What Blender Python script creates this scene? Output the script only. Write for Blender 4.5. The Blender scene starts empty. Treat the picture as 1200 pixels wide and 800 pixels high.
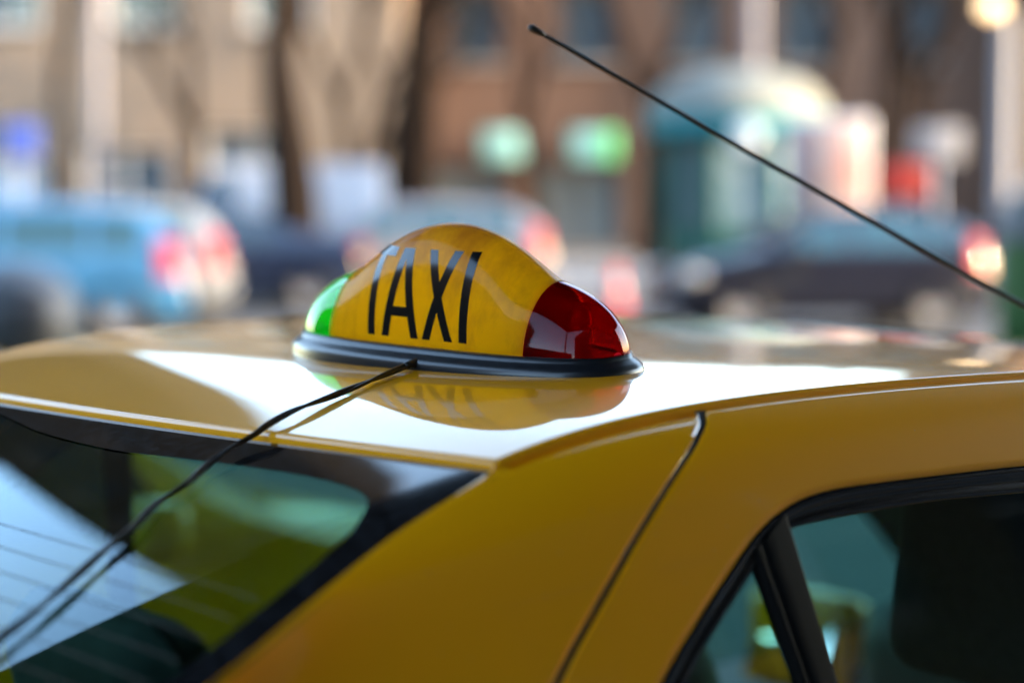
import bpy, bmesh, math, random
from mathutils import Vector, Matrix
random.seed(7)
sc = bpy.context.scene
COL = sc.collection

# ------------------------------------------------------------------ camera
YAW = math.radians(50.81)                       # camera looks this far to the left of the taxi's nose
CAM = Vector((1.7303, -1.2455, 1.63))
PITCH = math.atan(180 / 2393)
RT = Vector((math.cos(YAW), math.sin(YAW), 0))  # camera right, level
FW = Vector((-math.sin(YAW), math.cos(YAW), 0)) # camera forward, level
cd = bpy.data.cameras.new('camera')
cam = bpy.data.objects.new('camera', cd); COL.objects.link(cam)
cam.location = CAM
cam.rotation_euler = (math.pi / 2 - PITCH, 0, YAW)
cd.sensor_width = 36
cd.lens = 36 * 2393 / 1200
cd.clip_start = .05; cd.clip_end = 2000
cd.dof.use_dof = True
cd.dof.focus_distance = 1.90
cd.dof.aperture_fstop = 1.8
cd.dof.aperture_blades = 9
sc.camera = cam

# ------------------------------------------------------------------ sky and sun
SUN_EL = math.radians(12)
SUN_DIR = Vector((.75, .66, 0)).normalized()     # towards the sun, low at the right end of the street
w = bpy.data.worlds.new('World'); sc.world = w; w.use_nodes = True
nt = w.node_tree
bg = nt.nodes['Background']
sky = nt.nodes.new('ShaderNodeTexSky'); sky.sky_type = 'NISHITA'; sky.sun_disc = False
sky.sun_elevation = SUN_EL
sky.sun_rotation = math.atan2(SUN_DIR.x, SUN_DIR.y)
sky.air_density = 1.0; sky.dust_density = 1.0; sky.ozone_density = 1.0
nt.links.new(sky.outputs[0], bg.inputs[0]); bg.inputs[1].default_value = .15
sl = bpy.data.lights.new('sun', 'SUN'); sl.energy = 1.3; sl.angle = math.radians(.6); sl.color = (1, .80, .58)
so = bpy.data.objects.new('sun', sl); COL.objects.link(so)
sd = Vector((SUN_DIR.x * math.cos(SUN_EL), SUN_DIR.y * math.cos(SUN_EL), math.sin(SUN_EL)))
so.rotation_euler = sd.to_track_quat('Z', 'Y').to_euler(); so.location = (20, -8, 30)
sc.view_settings.view_transform = 'Standard'; sc.view_settings.look = 'None'
sc.view_settings.gamma = 1; sc.view_settings.use_curve_mapping = False
sc.view_settings.exposure = 3.75
sc.render.engine = 'CYCLES'
sc.cycles.use_denoising = True
sc.cycles.max_bounces = 10; sc.cycles.transparent_max_bounces = 24
sc.cycles.sample_clamp_indirect = 8
sc.cycles.caustics_reflective = False; sc.cycles.caustics_refractive = False

# ------------------------------------------------------------------ materials
MATS = {}
def mat(name, col=(.5, .5, .5), rough=.5, metal=0, coat=0, coat_rough=.03, spec=.5, noise=None, bump=None, emis=None, emis_s=0, vary=None):
    """noise=(scale, amount, second colour); bump=(scale, strength, distance)"""
    if name in MATS: return MATS[name]
    m = bpy.data.materials.new(name); m.use_nodes = True
    n = m.node_tree.nodes; l = m.node_tree.links
    b = n['Principled BSDF']
    b.inputs['Base Color'].default_value = (*col, 1)
    b.inputs['Roughness'].default_value = rough
    b.inputs['Metallic'].default_value = metal
    b.inputs['Coat Weight'].default_value = coat
    b.inputs['Coat Roughness'].default_value = coat_rough
    b.inputs['Specular IOR Level'].default_value = spec
    tc = n.new('ShaderNodeTexCoord')
    if noise:
        t = n.new('ShaderNodeTexNoise'); t.inputs['Scale'].default_value = noise[0]; t.inputs['Detail'].default_value = 6
        l.new(tc.outputs['Object'], t.inputs['Vector'])
        r = n.new('ShaderNodeValToRGB'); r.color_ramp.elements[0].position = .5 - .5 * noise[3] if len(noise) > 3 else .35
        r.color_ramp.elements[1].position = .5 + .5 * noise[3] if len(noise) > 3 else .65
        r.color_ramp.elements[0].color = (*noise[2], 1); r.color_ramp.elements[1].color = (*col, 1)
        mx = n.new('ShaderNodeMix'); mx.data_type = 'RGBA'; mx.inputs[0].default_value = noise[1]
        mx.inputs[6].default_value = (*col, 1)
        l.new(t.outputs['Fac'], r.inputs[0]); l.new(r.outputs[0], mx.inputs[7]); l.new(mx.outputs[2], b.inputs['Base Color'])
    if bump:
        t2 = n.new('ShaderNodeTexNoise'); t2.inputs['Scale'].default_value = bump[0]; t2.inputs['Detail'].default_value = 4
        l.new(tc.outputs['Object'], t2.inputs['Vector'])
        bp = n.new('ShaderNodeBump'); bp.inputs['Strength'].default_value = bump[1]; bp.inputs['Distance'].default_value = bump[2]
        l.new(t2.outputs['Fac'], bp.inputs['Height']); l.new(bp.outputs[0], b.inputs['Normal'])
    if emis:
        b.inputs['Emission Color'].default_value = (*emis, 1); b.inputs['Emission Strength'].default_value = emis_s
    MATS[name] = m
    return m

def paint_mat(name, col, dust=.3):
    """car lacquer: colour coat under clear coat, fine orange peel, dust specks and faint wipe marks in the gloss"""
    m = mat(name, col, .42, coat=1, coat_rough=.012)
    n = m.node_tree.nodes; l = m.node_tree.links; b = n['Principled BSDF']
    b.inputs['Coat IOR'].default_value = 1.55; b.inputs['Specular IOR Level'].default_value = .04
    tc = n.new('ShaderNodeTexCoord')
    a = n.new('ShaderNodeTexNoise'); a.inputs['Scale'].default_value = 260; a.inputs['Detail'].default_value = 2
    l.new(tc.outputs['Object'], a.inputs['Vector'])
    bp = n.new('ShaderNodeBump'); bp.inputs['Strength'].default_value = .035; bp.inputs['Distance'].default_value = .0006
    l.new(a.outputs['Fac'], bp.inputs['Height']); l.new(bp.outputs[0], b.inputs['Coat Normal'])
    # wipe marks: stretched noise driving coat roughness
    mp = n.new('ShaderNodeMapping'); mp.inputs['Scale'].default_value = (3, 26, 26); mp.inputs['Rotation'].default_value = (0, 0, .35)
    l.new(tc.outputs['Object'], mp.inputs['Vector'])
    s = n.new('ShaderNodeTexNoise'); s.inputs['Scale'].default_value = 2.2; s.inputs['Detail'].default_value = 7
    l.new(mp.outputs[0], s.inputs['Vector'])
    mr = n.new('ShaderNodeMapRange'); mr.inputs[1].default_value = .35; mr.inputs[2].default_value = .75
    mr.inputs[3].default_value = .006; mr.inputs[4].default_value = .05
    l.new(s.outputs['Fac'], mr.inputs[0]); l.new(mr.outputs[0], b.inputs['Coat Roughness'])
    # dust specks
    v = n.new('ShaderNodeTexVoronoi'); v.inputs['Scale'].default_value = 55; l.new(tc.outputs['Object'], v.inputs['Vector'])
    vr = n.new('ShaderNodeMapRange'); vr.inputs[1].default_value = .035; vr.inputs[2].default_value = .06
    vr.inputs[3].default_value = dust; vr.inputs[4].default_value = 0
    l.new(v.outputs['Distance'], vr.inputs[0])
    mx = n.new('ShaderNodeMix'); mx.data_type = 'RGBA'; mx.inputs[6].default_value = (*col, 1); mx.inputs[7].default_value = (.35, .3, .22, 1)
    l.new(vr.outputs[0], mx.inputs[0]); l.new(mx.outputs[2], b.inputs['Base Color'])
    return m

def sheet_glass(name, tint, f0=.075, trans=None, rough=0.0, gloss=(1, 1, 1), power=4.2):
    """clear tinted sheet: see-through with the sky mirrored in it, more so at a slant"""
    m = bpy.data.materials.new(name); m.use_nodes = True; MATS[name] = m
    n = m.node_tree.nodes; l = m.node_tree.links
    n.remove(n['Principled BSDF']); out = n['Material Output']
    tr = n.new('ShaderNodeBsdfTransparent'); tr.inputs[0].default_value = (*tint, 1)
    gl = n.new('ShaderNodeBsdfGlossy'); gl.inputs['Roughness'].default_value = rough; gl.inputs[0].default_value = (*gloss, 1)
    lw = n.new('ShaderNodeLayerWeight'); lw.inputs[0].default_value = .5
    pw = n.new('ShaderNodeMath'); pw.operation = 'POWER'; pw.inputs[1].default_value = power
    ma = n.new('ShaderNodeMath'); ma.operation = 'MULTIPLY_ADD'; ma.inputs[1].default_value = 1 - f0; ma.inputs[2].default_value = f0
    l.new(lw.outputs['Facing'], pw.inputs[0]); l.new(pw.outputs[0], ma.inputs[0])
    base = tr
    if trans:
        df = n.new('ShaderNodeBsdfTranslucent'); df.inputs[0].default_value = (*trans[0], 1)
        m0 = n.new('ShaderNodeMixShader'); m0.inputs[0].default_value = trans[1]
        l.new(tr.outputs[0], m0.inputs[1]); l.new(df.outputs[0], m0.inputs[2]); base = m0
    mx = n.new('ShaderNodeMixShader')
    l.new(ma.outputs[0], mx.inputs[0]); l.new(base.outputs[0], mx.inputs[1]); l.new(gl.outputs[0], mx.inputs[2])
    l.new(mx.outputs[0], out.inputs['Surface'])
    return m

YEL = paint_mat('taxi_yellow_lacquer', (.80, .320, .002))
RUB = mat('black_rubber', (.012, .012, .013), .45, bump=(180, .15, .0004))
GLOSSBLK = mat('gloss_black_plastic', (.008, .008, .009), .16, coat=.4)
SATBLK = mat('satin_black_plastic', (.006, .006, .006), .6, spec=.08)
FRIT = mat('black_enamel', (.004, .004, .0045), .06, spec=.5, noise=(90, .5, (.02, .02, .022), .1))
GLS = sheet_glass('green_tinted_glass', (.42, .66, .56), .04, gloss=(.72, .90, 1), power=5)
SGLS = sheet_glass('side_glass', (.40, .66, .58))
HEAT = mat('heater_filament', (.16, .08, .05), .6)
LINER = mat('headliner_cloth', (.42, .41, .36), .9, bump=(400, .3, .0006))
TRIM = mat('dark_trim_plastic', (.025, .025, .026), .6)
SEAT = mat('dark_seat_cloth', (.018, .018, .02), .85, noise=(60, .5, (.035, .035, .038), .3), bump=(300, .4, .001))
SHELF = mat('beige_trim', (.35, .30, .14), .8)
CHROME = mat('mirror_silver', (.9, .9, .9), .02, metal=1)
CHRM2 = mat('wheel_silver', (.16, .16, .17), .5, spec=.2)
TYRE = mat('tyre_rubber', (.018, .018, .018), .8)
REDL = mat('tail_lens_red', (.22, .006, .016), .55, spec=.1)
CLRL = mat('lamp_lens_clear', (.25, .26, .27), .3)
CARGL = mat('car_window_dark', (.012, .022, .03), .03, spec=.9)
PLATE = mat('plate_white', (.8, .8, .8), .4)

# ------------------------------------------------------------------ mesh helpers
def obj(name, verts, faces, m, parent=None, smooth=True, mats=None, fmi=None):
    me = bpy.data.meshes.new(name); me.from_pydata([tuple(v) for v in verts], [], faces)
    if m: me.materials.append(m)
    for x in mats or (): me.materials.append(x)
    if fmi:
        for p, i in zip(me.polygons, fmi): p.material_index = i
    if smooth: me.polygons.foreach_set('use_smooth', [True] * len(me.polygons))
    me.update()
    o = bpy.data.objects.new(name, me); COL.objects.link(o)
    if parent: o.parent = parent
    return o
def bobj(name, bm, m, parent=None, smooth=False):
    me = bpy.data.meshes.new(name); bmesh.ops.recalc_face_normals(bm, faces=bm.faces[:]); bm.to_mesh(me); bm.free()
    me.materials.append(m)
    if smooth: me.polygons.foreach_set('use_smooth', [True] * len(me.polygons))
    o = bpy.data.objects.new(name, me); COL.objects.link(o)
    if parent: o.parent = parent
    return o
def empty(name, loc=(0, 0, 0), rz=0, parent=None):
    o = bpy.data.objects.new(name, None); COL.objects.link(o); o.location = loc; o.rotation_euler = (0, 0, rz)
    o.empty_display_size = .2
    if parent: o.parent = parent
    return o
def tag(o, label=None, cat=None, group=None, kind=None):
    if label: o['label'] = label
    if cat: o['category'] = cat
    if group: o['group'] = group
    if kind: o['kind'] = kind
    return o
def grid(nu, nv, f, name, m, parent=None, flip=False, post=None):
    V = []; F = []
    for j in range(nv + 1):
        for i in range(nu + 1):
            p = f(i / nu, j / nv); V.append(post(p) if post else p)
    for j in range(nv):
        for i in range(nu):
            a = j * (nu + 1) + i; q = (a, a + 1, a + nu + 2, a + nu + 1)
            F.append(q[::-1] if flip else q)
    return obj(name, V, F, m, parent)
def strips(rows, name, m, parent=None, flip=False, closed=False, smooth=True):
    n = len(rows[0]); V = [p for r in rows for p in r]; F = []
    for j in range(len(rows) - 1):
        for i in range(n if closed else n - 1):
            k = (i + 1) % n
            q = (j * n + i, j * n + k, (j + 1) * n + k, (j + 1) * n + i)
            F.append(q[::-1] if flip else q)
    return obj(name, V, F, m, parent, smooth)
def catmull(P, n):
    """n samples along a smooth curve through the points P, spaced by arc length"""
    P = [Vector(p) for p in P]
    Q = [P[0] * 2 - P[1]] + P + [P[-1] * 2 - P[-2]]
    out = []
    for i in range(1, len(Q) - 2):
        a, b, c, d = Q[i - 1:i + 3]
        for k in range(16):
            t = k / 16
            out.append(.5 * ((2 * b) + (c - a) * t + (2 * a - 5 * b + 4 * c - d) * t * t + (3 * b - a - 3 * c + d) * t ** 3))
    out.append(P[-1])
    L = [0]
    for i in range(1, len(out)): L.append(L[-1] + (out[i] - out[i - 1]).length)
    res = []; j = 0
    for k in range(n):
        s = L[-1] * k / (n - 1)
        while j < len(L) - 2 and L[j + 1] < s: j += 1
        t = (s - L[j]) / max(L[j + 1] - L[j], 1e-9)
        res.append(out[j].lerp(out[j + 1], min(max(t, 0), 1)))
    return res
def tube(path, r, name, m, parent=None, seg=8, radii=None, caps=True):
    path = [Vector(p) for p in path]; V = []; F = []
    up = Vector((0, 0, 1))
    for i, p in enumerate(path):
        t = (path[min(i + 1, len(path) - 1)] - path[max(i - 1, 0)]).normalized()
        a = t.cross(up)
        if a.length < 1e-3: a = t.cross(Vector((1, 0, 0)))
        a.normalize(); b = a.cross(t)
        rr = radii[i] if radii else r
        for k in range(seg):
            an = 2 * math.pi * k / seg
            V.append(p + (a * math.cos(an) + b * math.sin(an)) * rr)
    for i in range(len(path) - 1):
        for k in range(seg):
            F.append((i * seg + k, i * seg + (k + 1) % seg, (i + 1) * seg + (k + 1) % seg, (i + 1) * seg + k))
    if caps:
        F.append(tuple(range(seg))[::-1]); F.append(tuple((len(path) - 1) * seg + k for k in range(seg)))
    return V, F, name, m, parent
def _tube(*a, **k):
    V, F, name, m, parent = tube(*a, **k); return obj(name, V, F, m, parent)
def rbox(name, size, loc, m, parent=None, bev=.02, seg=2, rot=(0, 0, 0), taper=None, smooth=True):
    bm = bmesh.new(); bmesh.ops.create_cube(bm, size=1)
    for v in bm.verts:
        v.co.x *= size[0]; v.co.y *= size[1]; v.co.z *= size[2]
        if taper and v.co.z > 0: v.co.x *= taper[0]; v.co.y *= taper[1]
    if bev: bmesh.ops.bevel(bm, geom=bm.edges[:], offset=bev, segments=seg, affect='EDGES', profile=.5)
    bmesh.ops.transform(bm, matrix=Matrix.Translation(loc) @ Matrix.Rotation(rot[2], 4, 'Z') @ Matrix.Rotation(rot[1], 4, 'Y') @ Matrix.Rotation(rot[0], 4, 'X'), verts=bm.verts)
    return bobj(name, bm, m, parent, smooth and bev > 0)
def lathe(name, prof, m, parent=None, loc=(0, 0, 0), seg=24, axis='Z', smooth=True):
    V = []; F = []; n = len(prof)
    for k in range(seg):
        a = 2 * math.pi * k / seg
        for r, z in prof:
            p = Vector((r * math.cos(a), r * math.sin(a), z))
            if axis == 'X': p = Vector((p.z, p.x, p.y))
            if axis == 'Y': p = Vector((p.x, p.z, p.y))
            V.append(p + Vector(loc))
    for k in range(seg):
        for i in range(n - 1):
            a = k * n + i; b = ((k + 1) % seg) * n + i
            F.append((a, b, b + 1, a + 1))
    return obj(name, V, F, m, parent, smooth)

# ------------------------------------------------------------------ the taxi
TILT = .012                                      # the street's camber leans the taxi a little to its right
def rzs(x, y):
    u = min(y - .1843, 0); q = max(y - .1843, 0)
    c = max(u, -.42)                              # the rear drop runs out straight to the window edge
    quart = c ** 4 + 4 * c ** 3 * (u - c)
    return (1.4679 - .003 * x * x - .1002 * x ** 4 - .0657 * u * u - .6166 * quart - .0537 * q * q)
RZ0 = 1.46 + TILT * .12 - (rzs(.12, 0) - 1.4679) - 1.4679
_r = rzs
def rzs(x, y): return _r(x, y) + RZ0
def yr(x): return -.306 + .065 * x + .05 * x * x + .2 * x ** 4
def yf(x): return 1.13 - .15 * x * x
def gz(x, y):
    t = yr(x) - .006 - y
    return rzs(x, yr(x)) - .0100 - .30 * t - .13 * t * t
def x0(y): return .499 - .18 * min(y + .15, 0) ** 2 - .02 * max(y - .5, 0) ** 2
def ze(y): return rzs(.49, max(y, -.26)) + min(y + .26, 0) * .2
def S0(y, z):
    s = max(ze(y) - .006 - z, 0)
    return x0(y) + .040 * (1 - math.exp(-s / .022)) + .30 * s
def tilt(p): return (p[0], p[1], p[2] - TILT * p[0])
def tl(P): return [tilt(p) for p in P]
def mir(P): return [(-p[0], p[1], p[2]) for p in P]

def roof_z(x, y): return rzs(x, y) - TILT * x

def build_taxi():
    taxi = empty('taxi_car', (0, 0, 0))
    tag(taxi, 'yellow taxi saloon filling the foreground, with a whip aerial on its roof', 'taxi')
    # roof panel with rolled edges: body rows plus lip rows on every side
    NX, NY = 56, 72
    def roofpt(u, v):
        x = -.49 + .98 * u
        a, b = yr(x) , yf(x)
        y = a + (b - a) * v
        return Vector((x, y, rzs(x, y)))
    rows = []
    us = [0, .0012] + [i / NX for i in range(1, NX)] + [.9988, 1]; vs = [0, .0010] + [j / NY for j in range(1, NY)] + [.9990, 1]
    for v in vs:
        r = [roofpt(u, v) for u in us]
        L, Rr = r[0], r[-1]
        lip = [(.0018, -.0006), (.0034, -.0022), (.0042, -.0048), (.0044, -.018)]
        r = [Vector((L.x - a, L.y, L.z + b)) for a, b in reversed(lip)] + r + [Vector((Rr.x + a, Rr.y, Rr.z + b)) for a, b in lip]
        rows.append(r)
    head = [[Vector((p.x, p.y - a, p.z + b)) for p in rows[0]] for a, b in ((.0052, -.0125), (.0050, -.0058), (.0042, -.0036), (.0025, -.0016), (.0010, -.0005))]
    tail = [[Vector((p.x, p.y + a, p.z + b)) for p in rows[-1]] for a, b in ((.004, -.003), (.006, -.012))]
    strips([tl(r) for r in head + rows + tail], 'roof_panel', YEL, taxi)
    # ditch under the roof flange
    for sg in (1, -1):
        ys = [-.27 + 1.36 * i / 60 for i in range(61)]
        r0 = [(sg * .491, y, rzs(.49, y) - .0165) for y in ys]; r1 = [(sg * .512, y, rzs(.49, y) - .0165) for y in ys]
        strips([tl(r0), tl(r1)], 'roof_ditch', YEL, taxi, flip=sg > 0)
    # headliner
    grid(20, 24, lambda u, v: (-.46 + .92 * u, yr(0) + .06 + (1.05 - yr(0)) * v, rzs((-.46 + .92 * u), yr(0) + .06 + (1.05 - yr(0)) * v) - .035), 'headliner', LINER, taxi, flip=True, post=tilt)

    # rear window
    EDGE = [(.4985, -.2500, 0), (.5049, -.2945, 0), (.5145, -.3606, 0), (.5328, -.4269, 0), (.5513, -.4896, 0), (.5654, -.5462, 0), (.585, -.66, 0), (.602, -.80, 0), (.612, -.95, 0)]
    ec = catmull(EDGE, 60)
    def edge_x(y):
        for a, b in zip(ec, ec[1:]):
            if b.y <= y <= a.y or b.y >= y >= a.y: return a.x + (b.x - a.x) * ((y - a.y) / (b.y - a.y) if b.y != a.y else 0)
        return ec[-1].x if y < ec[-1].y else ec[0].x
    rw = empty('rear_window', (0, 0, 0), parent=taxi)
    def gpt(u, v, off=0):
        # u -1..1 across, v 0..1 down
        for _ in range(1):
            x = u * (.50 + .11 * v ** .8)
            y = yr(min(abs(x), .5)) - .004 - .70 * v
            x = u * (edge_x(min(y, -.25)) + .001)
            y = yr(x) - .004 - .70 * v
        return Vector((x, y, gz(x, y) + off))
    o = grid(60, 48, lambda u, v: gpt(2 * u - 1, v), 'pane', GLS, rw, post=tilt)
    # black enamel border on the inner face: outline in (x, y), inner curve rounded at the corners
    FI = [(-.1167, -.3832), (.0264, -.3657), (.1555, -.3497), (.28, -.3345), (.355, -.3285), (.405, -.3285), (.437, -.336), (.4570, -.355), (.4740, -.377), (.4893, -.4122), (.5083, -.469), (.5301, -.5517), (.548, -.66), (.560, -.80)]
    fi = catmull([Vector((a, b, 0)) for a, b in [(0, -.3610), (.05, -.3602), (.10, -.3570)] + FI[2:]], 90)
    # outer partner points: along the top edge then down the side
    FO = [(0, yr(0) - .006)] + [(x, yr(x) - .006) for x in (.1555, .28, .355, .42, .47, .498)] + [(.5045, -.268), (.5075, -.2985), (.5155, -.3606), (.5338, -.4269), (.5523, -.4896), (.569, -.56), (.586, -.66), (.603, -.80)]
    for sg in (1, -1):
        rows = []
        top_ = [(x, yr(sg * x) - .006) for x in (0, .1555, .28, .355, .42, .47, .498)]
        fo = catmull([Vector((a, b, 0)) for a, b in top_ + FO[7:]], 90)
        for k in range(7):
            t = k / 6
            rows.append(tl([(sg * (a.x + (b.x - a.x) * t), a.y + (b.y - a.y) * t, gz(sg * (a.x + (b.x - a.x) * t), a.y + (b.y - a.y) * t) + .0012) for a, b in zip(fo, fi)]))
        strips(rows, 'enamel_border', FRIT, rw, flip=sg < 0)
    # heater lines
    for k in range(7):
        yy = -.496 - .0262 * k
        xm = edge_x(yy) - .055
        rr = []
        for dy in (.0004, -.0004):
            rr.append(tl([(-xm + 2 * xm * i / 40, yy + dy + .10 * (abs(-xm + 2 * xm * i / 40)) ** 2 * .9, gz(-xm + 2 * xm * i / 40, yy + .09 * (-xm + 2 * xm * i / 40) ** 2) + .0006) for i in range(41)]))
        strips(rr, 'heater_line', HEAT, rw)
    # black rubber strip round the window edge
    # ------------------------------------------------ side panels (right then mirrored left)
    GAP = [(-.0395, 1.4475), (-.0412, 1.4445), (-.0500, 1.4390), (-.064, 1.4316), (-.1135, 1.403), (-.1641, 1.3654), (-.2147, 1.3195), (-.2664, 1.2682), (-.32, 1.20), (-.375, 1.10), (-.41, 1.0), (-.43, .90), (-.44, .80)]
    gap = [(p.x, p.y) for p in catmull([Vector((a, b, 0)) for a, b in GAP], 60)]
    def quarter(sg):
        nU, nV = 40, 60
        bot = .80
        # left boundary: window edge going down
        left = [Vector((e.y, gz(sg * e.x, e.y) + .004, 0)) for e in ec]
        left += [Vector((-1.02, .99, 0)), Vector((-1.05, .90, 0)), Vector((-1.06, bot, 0))]
        left = catmull(left, nV + 1)
        right = [Vector((a, b, 0)) for a, b in gap]; right = catmull(right, nV + 1)
        top = [Vector((-.2500 + (.2105) * i / nU, 0, 0)) for i in range(nU + 1)]
        for p in top: p.y = ze(p.x) - .0085
        top[0] = left[0]; top[-1] = right[0]
        btm = [left[-1].lerp(right[-1], i / nU) for i in range(nU + 1)]
        def delta(z):      # how far the panel must tuck in at the window edge
            return 0
        def P(u, v):
            i = u * nU; j = v * nV; i0 = int(round(i)); j0 = int(round(j))
            c = left[j0] * (1 - u) + right[j0] * u + top[i0] * (1 - v) + btm[i0] * v \
                - (left[0] * (1 - u) * (1 - v) + right[0] * u * (1 - v) + left[-1] * (1 - u) * v + right[-1] * u * v)
            y, z = c.x, c.y
            x = S0(y, z)
            e = left[j0]
            xe = edge_x(max(e.x, -.95)) if e.x > -.96 else .62 + (.80 - e.y) * -.05
            base = S0(e.x, e.y)
            d = u * (right[j0] - e).length
            x -= (base - xe) * math.exp(-d / .085) * min(1, v * 12 + .0) * (1 - u)
            return Vector((sg * x, y, z))
        rows = [[P(i / nU, j / nV) for i in range(nU + 1)] for j in range(nV + 1)]
        # returns along the gap, the roof ditch and the window edge
        ext = []
        for r in rows:
            a, b = r[0], r[-1]
            ext.append([a + Vector((-sg * .010, .002, -.010)), a + Vector((-sg * .002, -.0005, -.0015))] + r + [b + Vector((-sg * .0012, .0010, -.0002)), b + Vector((-sg * .0042, .0012, -.001))])
        t0 = [p + Vector((-sg * .0010, 0, -.0012)) for p in ext[0]]
        t1 = [p + Vector((-sg * .0016, 0, -.016)) for p in ext[0]]
        ext = [t1, t0] + ext
        strips([tl(r) for r in ext], 'rear_quarter_panel', YEL, taxi, flip=sg > 0)
        strips([tl([p + Vector((-sg * .03, .0, -.012)) for p in r[1:-1]]) for r in rows[4:]], 'pillar_trim', TRIM, taxi, flip=sg < 0)
    WO = [(-.375, .80), (-.365, .95), (-.325, 1.06), (-.25, 1.17), (-.1687, 1.2537), (-.111, 1.3011), (-.051, 1.3442), (-.027, 1.358), (.0021, 1.3696), (.0302, 1.376), (.0687, 1.3796), (.13, 1.3800), (.2047, 1.3793), (.3288, 1.3772), (.5, 1.3715), (.70, 1.362)]
    WI = [(-.338, .80), (-.328, .95), (-.288, 1.06), (-.213, 1.172), (-.1328, 1.2552), (-.0912, 1.2888), (-.0422, 1.3251), (-.0234, 1.3379), (.0032, 1.3500), (.0302, 1.3525), (.0687, 1.3540), (.13, 1.3552), (.2047, 1.3553), (.3288, 1.3510), (.5, 1.346), (.70, 1.337)]
    nW = 110
    wo = [(p.x, p.y) for p in catmull([Vector((a, b, 0)) for a, b in WO], nW)]
    wi = [(p.x, p.y) for p in catmull([Vector((a, b, 0)) for a, b in WI], nW)]
    # door outer edge: the gap from the bottom up, then the roof line forward (matched to the window outline)
    g2 = [(a + .0105, b) for a, b in reversed(gap)][:-2]
    OUT = g2 + [(-.030, ze(-.030) - .0062)] + [(-.0 + .78 * i / 30, ze(.78 * i / 30) - .0062) for i in range(31)]
    def rearc(P, n):
        return [(p.x, p.y) for p in catmull([Vector((a, b, 0)) for a, b in P], n)]
    # split both at the top rear corner so that the strip does not skew
    kc = len(g2)
    outer = rearc(OUT[:kc + 1], 62)[:-1] + rearc(OUT[kc:], nW - 61)
    def rear_door(sg):
        dr = empty('rear_door', (0, 0, 0), parent=taxi)
        rows = []
        # matching inner samples
        ci = min(range(nW), key=lambda i: abs(wo[i][0] - .005) + abs(wo[i][1] - 1.371))
        inner = rearc(wo[:ci + 1], 62)[:-1] + rearc(wo[ci:], nW - 61)
        for k in range(15):
            t = k / 14; t = t ** 1.3
            r = []
            for (a, b), (c, d) in zip(outer, inner):
                y = a + (c - a) * t; z = b + (d - b) * t
                r.append(Vector((sg * S0(y, z), y, z)))
            rows.append(r)
        # edge returns
        def ret(r, ins, dn):
            q = []
            for i, p in enumerate(r):
                f = 1 if i < 60 else 0
                q.append(p + Vector((-sg * ins, (-.001 if f else 0), (-dn if not f else 0))))
            return q
        o1 = ret(rows[0], .0008, .0012); o2 = ret(rows[0], .0026, .012)
        i1 = [p + Vector((-sg * .0015, 0, -.0012)) for p in rows[-1]]; i2 = [p + Vector((-sg * .012, 0, -.003)) for p in rows[-1]]
        strips([tl(r) for r in [o2, o1] + rows + [i1, i2]], 'door_frame', YEL, dr, flip=sg < 0)
        strips([tl([p + Vector((-sg * .035, 0, 0)) for p in r]) for r in rows], 'inner_trim', TRIM, dr, flip=sg > 0)
        gs = [tl([(sg * (S0(a + d_, b) - .0023), a + d_, b) for a, b in gap]) for d_ in (-.001, .0125)]
        strips(gs, 'gap_shade_strip', RUB, dr, flip=sg > 0)  # black backing strip that puts the shade into the door gap
        # rubber seal: raised bead then flat
        srows = []
        for t, off in ((0, -.004), (.04, .0005), (.12, .0012), (.34, .0002), (.40, -.0035), (.62, -.0042), (.72, -.002), (.93, -.0035), (1, -.008)):
            srows.append([Vector((sg * (S0(a + (c - a) * t, b + (d - b) * t) + off), a + (c - a) * t, b + (d - b) * t)) for (a, b), (c, d) in zip(wo, wi)])
        strips([tl(r) for r in srows], 'window_seal', GLOSSBLK, dr, flip=sg < 0)
        # divider bar: lower part runs outside the picture
        B0 = [(-.0425, 1.340), (-.0403, 1.3248), (-.0202, 1.2328), (.010, 1.09), (.055, .80)]
        B1 = [(.0010, 1.366), (.003, 1.351), (.0209, 1.2269), (.050, 1.08), (.095, .80)]
        b0 = rearc(B0, 40); b1 = rearc(B1, 40)
        br = []
        for t, off in ((0, -.010), (.0, .000), (.06, .0022), (.16, .0030), (.20, .0012), (.26, .0024), (.34, .0036), (.55, .0037), (.75, .0037), (.88, .0037), (.94, .0036), (.965, .0036), (.985, .0030), (1, .0016), (1, -.008)):
            br.append([Vector((sg * (S0(a + (c - a) * t, b + (d - b) * t) + off - .002), a + (c - a) * t, b + (d - b) * t)) for (a, b), (c, d) in zip(b0, b1)])
        strips([tl(r) for r in br], 'divider_bar', SATBLK, dr, flip=sg > 0)
        # panes (flat grids between the seal and the bar)
        def pane(nm, ylo, yhi, off):
            rr = []
            for j in range(25):
                z = .80 + (1.362 - .80) * j / 24
                a, b = ylo(z), yhi(z)
                rr.append([Vector((sg * (S0(a + (b - a) * i / 12, z) - off), a + (b - a) * i / 12, z)) for i in range(13)])
            strips([tl(r) for r in rr], nm, SGLS, dr, flip=sg > 0)
        def at(P, z):
            P = sorted(P, key=lambda p: p[1])
            if z <= P[0][1]: return P[0][0]
            for (a, b), (c, d) in zip(P, P[1:]):
                if b <= z <= d: return a + (c - a) * (z - b) / max(d - b, 1e-6)
            return P[-1][0]
        wl = [p for p in wi if p[0] < .02]
        pane('quarter_pane', lambda z: at(wl, z) - .012, lambda z: at(B0, z) + .004, .009)
        pane('window_pane', lambda z: at(B1, z) - .004, lambda z: .76, .006)
        # pillar trim closing the front of the opening
        strips([tl([(sg * (S0(y, .80 + .57 * j / 10) - .001), y, .80 + .57 * j / 10) for j in range(11)]) for y in (.70, .78)], 'pillar_cover', GLOSSBLK, dr, flip=sg > 0)
        return dr
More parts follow.
